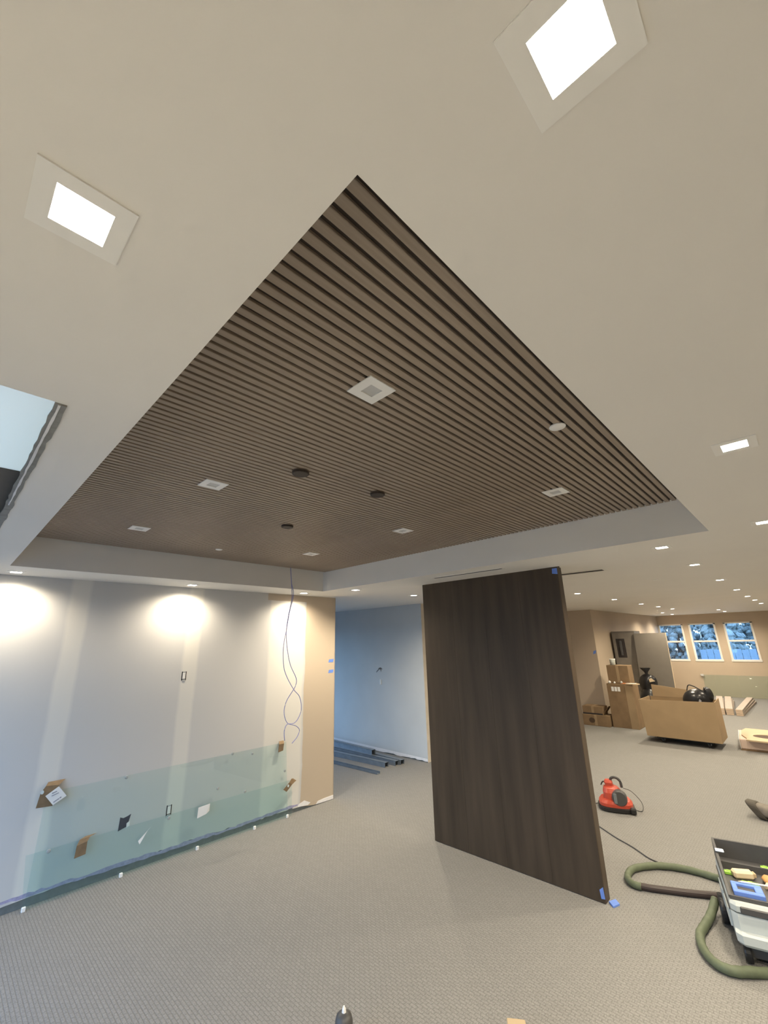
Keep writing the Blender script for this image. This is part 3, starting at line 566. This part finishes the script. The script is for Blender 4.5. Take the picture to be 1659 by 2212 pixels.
MB().lathe([(.17, -.0105), (.17, .002), (.14, .003), (.001, .003)], 24, M=Matrix.Translation((.47, -.16, 0)) @ Matrix.Diagonal((1.1, 1.46, 1, 1))).build('oval_shade_fill', mat('painted_oval_shade', (.085, .055, .038), .8), po)  # disc inside the oval hole, the hole's shade put into its dark colour

# ------------------------------------------------------------------ red machine
rm = thing('red_machine', 'small red machine with a black base on the carpet right of the partition', 'machine', (6.40, 2.22, 0), math.atan2(2.22, 6.4))
def rr(hx, hy, z, cx=0, cy=0, n=24, e=3.): return [(cx+hx*abs(math.cos(t))**(2/e)*math.copysign(1, math.cos(t)), cy+hy*abs(math.sin(t))**(2/e)*math.copysign(1, math.sin(t)), z) for t in [2*PI*(k+.5)/n for k in range(n)]]
MB().loft([rr(.17, .195, .0), rr(.185, .205, .012), rr(.185, .205, .045), rr(.17, .19, .052)]).build('base', M_black, rm, smooth=False)
MB().loft([rr(.165, .19, .052), rr(.165, .19, .085), rr(.15, .165, .115), rr(.125, .125, .125), rr(.115, .11, .19, .0, .02), rr(.09, .085, .235, 0, .03), rr(.05, .05, .255, 0, .035)]).build('housing', M_red, rm)
MB().loft([rr(.05, .045, .25, 0, .045), rr(.055, .05, .29, 0, .05), rr(.035, .035, .315, 0, .05)]).build('filler_cap', M_red, rm)
mo = MB().lathe([(.085, 0), (.085, .07), (.075, .09), (.002, .092)], 22, M=Matrix.Translation((-.08, -.05, .155)) @ Matrix.Rotation(-PI/2, 4, 'Y') @ Matrix.Rotation(.0, 4, 'X')).build('motor_cover', M_char, rm)
MB().box(-.176, -.02, .10, -.168, .015, .21, .003).build('steel_strip', M_steel, mo)
MB().tube(smoothpts([(0, .03, .25), (0, .015, .33), (0, -.04, .345), (0, -.085, .31), (0, -.095, .24)], 5), .016, 8).build('handle', M_char, rm)
MB().tube(smoothpts([(0, .06, .26), (-.01, .11, .29), (-.01, .14, .25)], 5), .008, 6).build('lever', M_dark, rm)
MB().box(-.19, -.21, .01, -.12, -.15, .07, .01).build('foot', M_black, rm)
MB().tube(smoothpts([(.05, -.11, .22), (.05, -.20, .19), (.02, -.29, .09), (-.02, -.28, .01), (.0, -.19, .012)], 6), .004, 6).build('power_cord', M_char, rm)
MB().tube(smoothpts([(.05, .18, .03), (.05, .26, .008), (.0, .36, .006), (.1, .6, .006)], 6), .005, 6).build('power_cord', M_char, rm)
o = MB().tube(smoothpts([(6.1, 2.75, .006), (5.85, 2.4, .006), (5.648, 2.141, .006), (5.517, 1.972, .006), (5.41, 1.80, .006), (5.336, 1.705, .006), (5.25, 1.60, .006), (5.215, 1.515, .006)], 6), .006, 6).build('extension_cord', M_char, smooth=True); tag(o, 'thin dark cord running over the carpet from the partition to the hose', 'cord')

# ------------------------------------------------------------------ dust extractor
VX, VY, VA = 4.075, .785, math.atan2(.239, .971)
dx_ = thing('dust_extractor', 'grey wheeled dust extractor with a tray on top and a green hose, right edge', 'vacuum cleaner', (VX, VY, 0), VA)
def prof(z, f, bk, l, r_): return [(f, -r_+.03, z), (f, -l-.03, z), (f+.03, -l, z), (bk-.02, -l, z), (bk, -l-.02, z), (bk, -r_+.02, z), (bk-.02, -r_, z), (f+.03, -r_, z)]
LX = .68
MB().loft([prof(.045, .05, LX, .03, .37), prof(.12, .04, LX, .02, .38), prof(.15, .05, LX, .015, .385)]).build('chassis', M_char, dx_)
MB().loft([prof(.12, -.01, LX-.02, .01, .39), prof(.14, -.03, LX, .0, .40), prof(.185, -.032, LX, .0, .40), prof(.198, .0, LX, .0, .40), prof(.275, .0, LX, .0, .40), prof(.288, .005, LX, .0, .40)]).build('dirt_tank', M_lgrey, dx_)
MB().loft([prof(.288, .02, LX-.01, .008, .392), prof(.300, .02, LX-.01, .008, .392)]).build('seal', M_black, dx_)
MB().loft([prof(.300, -.005, LX, .0, .40), prof(.335, -.012, LX+.005, .0, .40), prof(.355, -.002, LX, .004, .396)]).build('motor_head', M_lgrey, dx_)
MB().box(-.018, -.36, .298, .02, -.05, .338, .006).build('front_grille', M_char, dx_)
for k in range(2): MB().prism([(.12+.24*k, .16), (.31+.24*k, .16), (.29+.24*k, .27), (.10+.24*k, .27)], .0005, .012, 'y').build('side_panel', M_lgrey, dx_)
MB().prism([(.06, .278), (LX-.02, .29), (LX-.02, .302), (.06, .290)], .0005, .006, 'y').build('side_rib', M_char, dx_)
ty = MB(); TP = [(.02, .365), (LX, .365), (LX, .485), (.32, .43), (.02, .378)]
ty.box(.02, -.39, .3555, LX, -.01, .365); ty.prism(TP, -.02, -.004, 'y'); ty.prism(TP, -.396, -.38, 'y')
ty.box(LX-.02, -.38, .365, LX, -.02, .485); ty.box(.02, -.38, .365, .035, -.02, .377); ty.box(.46, -.38, .365, .47, -.02, .41)
ty.build('tool_tray', M_char, dx_)
for fy in (-.045, -.355): MB().lathe([(.01, -.02), (.052, -.02), (.055, -.012), (.055, .012), (.052, .02), (.01, .02)], 22, M=Matrix.Translation((.075, fy, .055)) @ Matrix.Rotation(PI/2, 4, 'X')).build('front_wheel', M_black, dx_)
for fy in (.0, -.40): MB().lathe([(.02, -.02), (.085, -.02), (.09, -.01), (.09, .01), (.085, .02), (.02, .02)], 28, M=Matrix.Translation((.50, fy + (.022 if fy == 0 else -.022), .09)) @ Matrix.Rotation(PI/2, 4, 'X')).build('rear_wheel', M_black, dx_)
MB().lathe([(.05, 0), (.05, .02), (.03, .025), (.03, .03), (.001, .03)], 20, M=Matrix.Translation((-.03, -.27, .27)) @ Matrix.Rotation(-PI/2, 4, 'Y')).build('hose_port', M_char, dx_)
Mi = (Matrix.Translation((VX, VY, 0)) @ Matrix.Rotation(VA, 4, 'Z')).inverted()
h1 = [(4.98, .62, .10), (5.12, .85, .06), (5.185, 1.065, .03), (5.179, 1.285, .03), (5.081, 1.485, .03), (4.889, 1.628, .03), (4.706, 1.633, .03), (4.609, 1.574, .03), (4.603, 1.50, .03)]
h2 = [(4.62, .98, .10), (4.488, 1.00, .05), (4.341, 1.023, .03), (4.199, 1.03, .03), (4.049, .988, .03), (3.945, .912, .03), (3.93, .827, .03), (3.991, .741, .03), (4.12, .60, .03), (4.14, .50, .10), (4.13, .52, .24)]
h2[-1] = (4.165, .545, .27); h2[-2] = (4.10, .53, .16)
MB().tube(smoothpts(h1, 8), lambda t: .027*(1+.04*math.sin(t*900)), 12, M=Mi).build('hose', M_hose, dx_, smooth=True)
MB().tube(smoothpts(h2, 8), lambda t: .028*(1+.04*math.sin(t*900)), 12, M=Mi).build('hose', M_hose, dx_, smooth=True)
MB().tube([(4.612, 1.53, .025), (4.64, 1.44, .025), (4.76, 1.20, .025), (4.875, 1.00, .025)], .025, 12, M=Mi).build('wand', mat('brown_black_tube', (.045, .032, .03), .5), dx_)
# things lying in the tray (world placed with the same turn)
def intray(name, lab, cat, x, y, z, build, rz=0):
    p_ = Matrix.Translation((VX, VY, 0)) @ Matrix.Rotation(VA, 4, 'Z') @ Vector((x, y, z)); t_ = thing(name, lab, cat, p_, VA+rz); build(t_); return t_
Z0 = .3656
intray('tape_roll_holder', 'blue plastic frame at the front of the extractor tray', 'tool', .125, -.125, Z0, lambda t: (MB().box(-.07, -.085, 0, -.035, .085, .03, .004).box(.045, -.085, 0, .075, .085, .03, .004).box(-.035, -.085, 0, .045, -.04, .03, .004).box(-.035, .055, 0, .045, .085, .03, .004).build('frame', M_blue, t), MB().box(-.034, -.039, .001, .044, .054, .014).build('dark_inset', M_char, t)))
intray('sanding_block', 'pale tan block at the back left of the extractor tray', 'tool', .35, -.13, Z0, lambda t: (MB().box(-.03, -.07, 0, .03, .06, .05, .012).build('block', M_tan, t), MB().box(-.02, -.085, .012, .02, -.071, .04, .004).build('end_face', M_ply, t)), .3)
intray('leather_glove', 'orange tan leather glove in the middle of the extractor tray', 'glove', .30, -.29, Z0, lambda t: (MB().blob((0, 0, .025), (.09, .04, .025), noise=.15, sub=2, seed=3).build('palm', M_orange, t, smooth=True), [MB().tube([(-.07, -.025+.017*k, .02), (-.12, -.03+.02*k, .015)], .010, 8).build('finger', M_orange, t) for k in range(4)], MB().tube([(-.01, .03, .02), (-.05, .065, .015)], .011, 8).build('thumb', M_tan, t)), .3)
intray('pencil', 'pale pencil lying across the extractor tray', 'pencil', .20, -.17, Z0+.0315, lambda t: (MB().tube([(0, -.085, .004), (0, .07, .004)], .0045, 6).build('shaft', M_paper, t), MB().tube([(0, .07, .004), (0, .085, .004)], lambda q: .0045*(1-q)+.0005, 6).build('tip', M_tan, t)), .1)
for k, (x, y, lab) in enumerate([(.56, -.30, 'lime green cap at the back of the extractor tray'), (.39, -.385, 'lime green cap at the right of the extractor tray'), (.245, -.16, 'lime green strip in the middle of the extractor tray'), (.37, -.055, 'small lime green cap at the left of the extractor tray')]):
    intray('green_cap', lab, 'cap', x, y, Z0 if k != 1 else .4485, lambda t: (MB().box(-.014, -.05 if k == 2 else -.028, 0, .014, .05 if k == 2 else .028, .022, .004).build('cap', M_green, t), MB().box(-.008, -.012, .022, .008, .012, .026).build('ridge', M_green, t)), 0)
intray('cloth_scrap', 'pale blue cloth scrap on the left rim of the extractor tray', 'cloth', .50, -.03, .4595, lambda t: MB().box(-.025, -.03, 0, .025, .025, .010, .004).build('cloth', mat('pale_blue_cloth', (.55, .62, .72), .8), t))

# ------------------------------------------------------------------ odd things at the frame edges
tb = thing('tool_bag', 'low grey canvas bag with a dark end on the carpet at the right edge', 'bag', (7.15, .92, 0), -1.75)
def ring(x, hw, z0, z1, sk=0, n=20, e=3.2):
    o = []
    for k in range(n):
        t_ = 2*PI*(k+.5)/n; c_, s_ = math.cos(t_), math.sin(t_); zz = .5+.5*abs(s_)**(2/e)*math.copysign(1, s_)
        o.append((x + sk*zz, hw*abs(c_)**(2/e)*math.copysign(1, c_), z0+(z1-z0)*zz))
    return o
MB().loft([ring(.06, .08, .02, .155, -.06), ring(.14, .088, .035, .15, -.03), ring(.22, .09, .05, .14), ring(.34, .09, .055, .145), ring(.46, .08, .05, .135), ring(.52, .05, .06, .115)]).build('body', M_canvas, tb, smooth=True)
MB().loft([ring(.05, .075, .0, .160, -.12), ring(.06, .088, .0, .170, -.12), ring(.12, .092, .0, .165, -.11), ring(.13, .09, .005, .158, -.10)]).build('dark_end', mat('dark_leather', (.07, .062, .05), .7), tb)
MB().box(.14, -.05, 0, .26, .06, .05, .012).build('pale_pocket', mat('pale_canvas', (.42, .41, .38), .8), tb)
MB().box(.30, -.07, 0, .42, .07, .075, .012).build('brown_pocket', mat('brown_leather', (.16, .11, .075), .7), tb)
gb = thing('glue_bottle', 'dark grey bottle with a white nozzle at the bottom edge of the photo', 'bottle', (1.948, 2.268, 0))
MB().lathe([(.044, 0), (.048, .006), (.048, .115), (.040, .140), (.018, .151), (.001, .151)], 20).build('body', M_char, gb, smooth=True); MB().lathe([(.012, .1515), (.010, .165), (.004, .178), (.001, .179)], 12).build('nozzle', M_paper, gb)
wk = thing('wood_offcut', 'pale wood offcut just peeping in at the bottom edge of the photo', 'wood block', (2.60, 1.60, 0), .6)
MB().box(-.06, -.05, 0, .06, .05, .066, .004).build('block', M_ply, wk); MB().box(-.0615, -.045, .004, -.0598, .045, .056).build('end_grain', M_tan, wk)
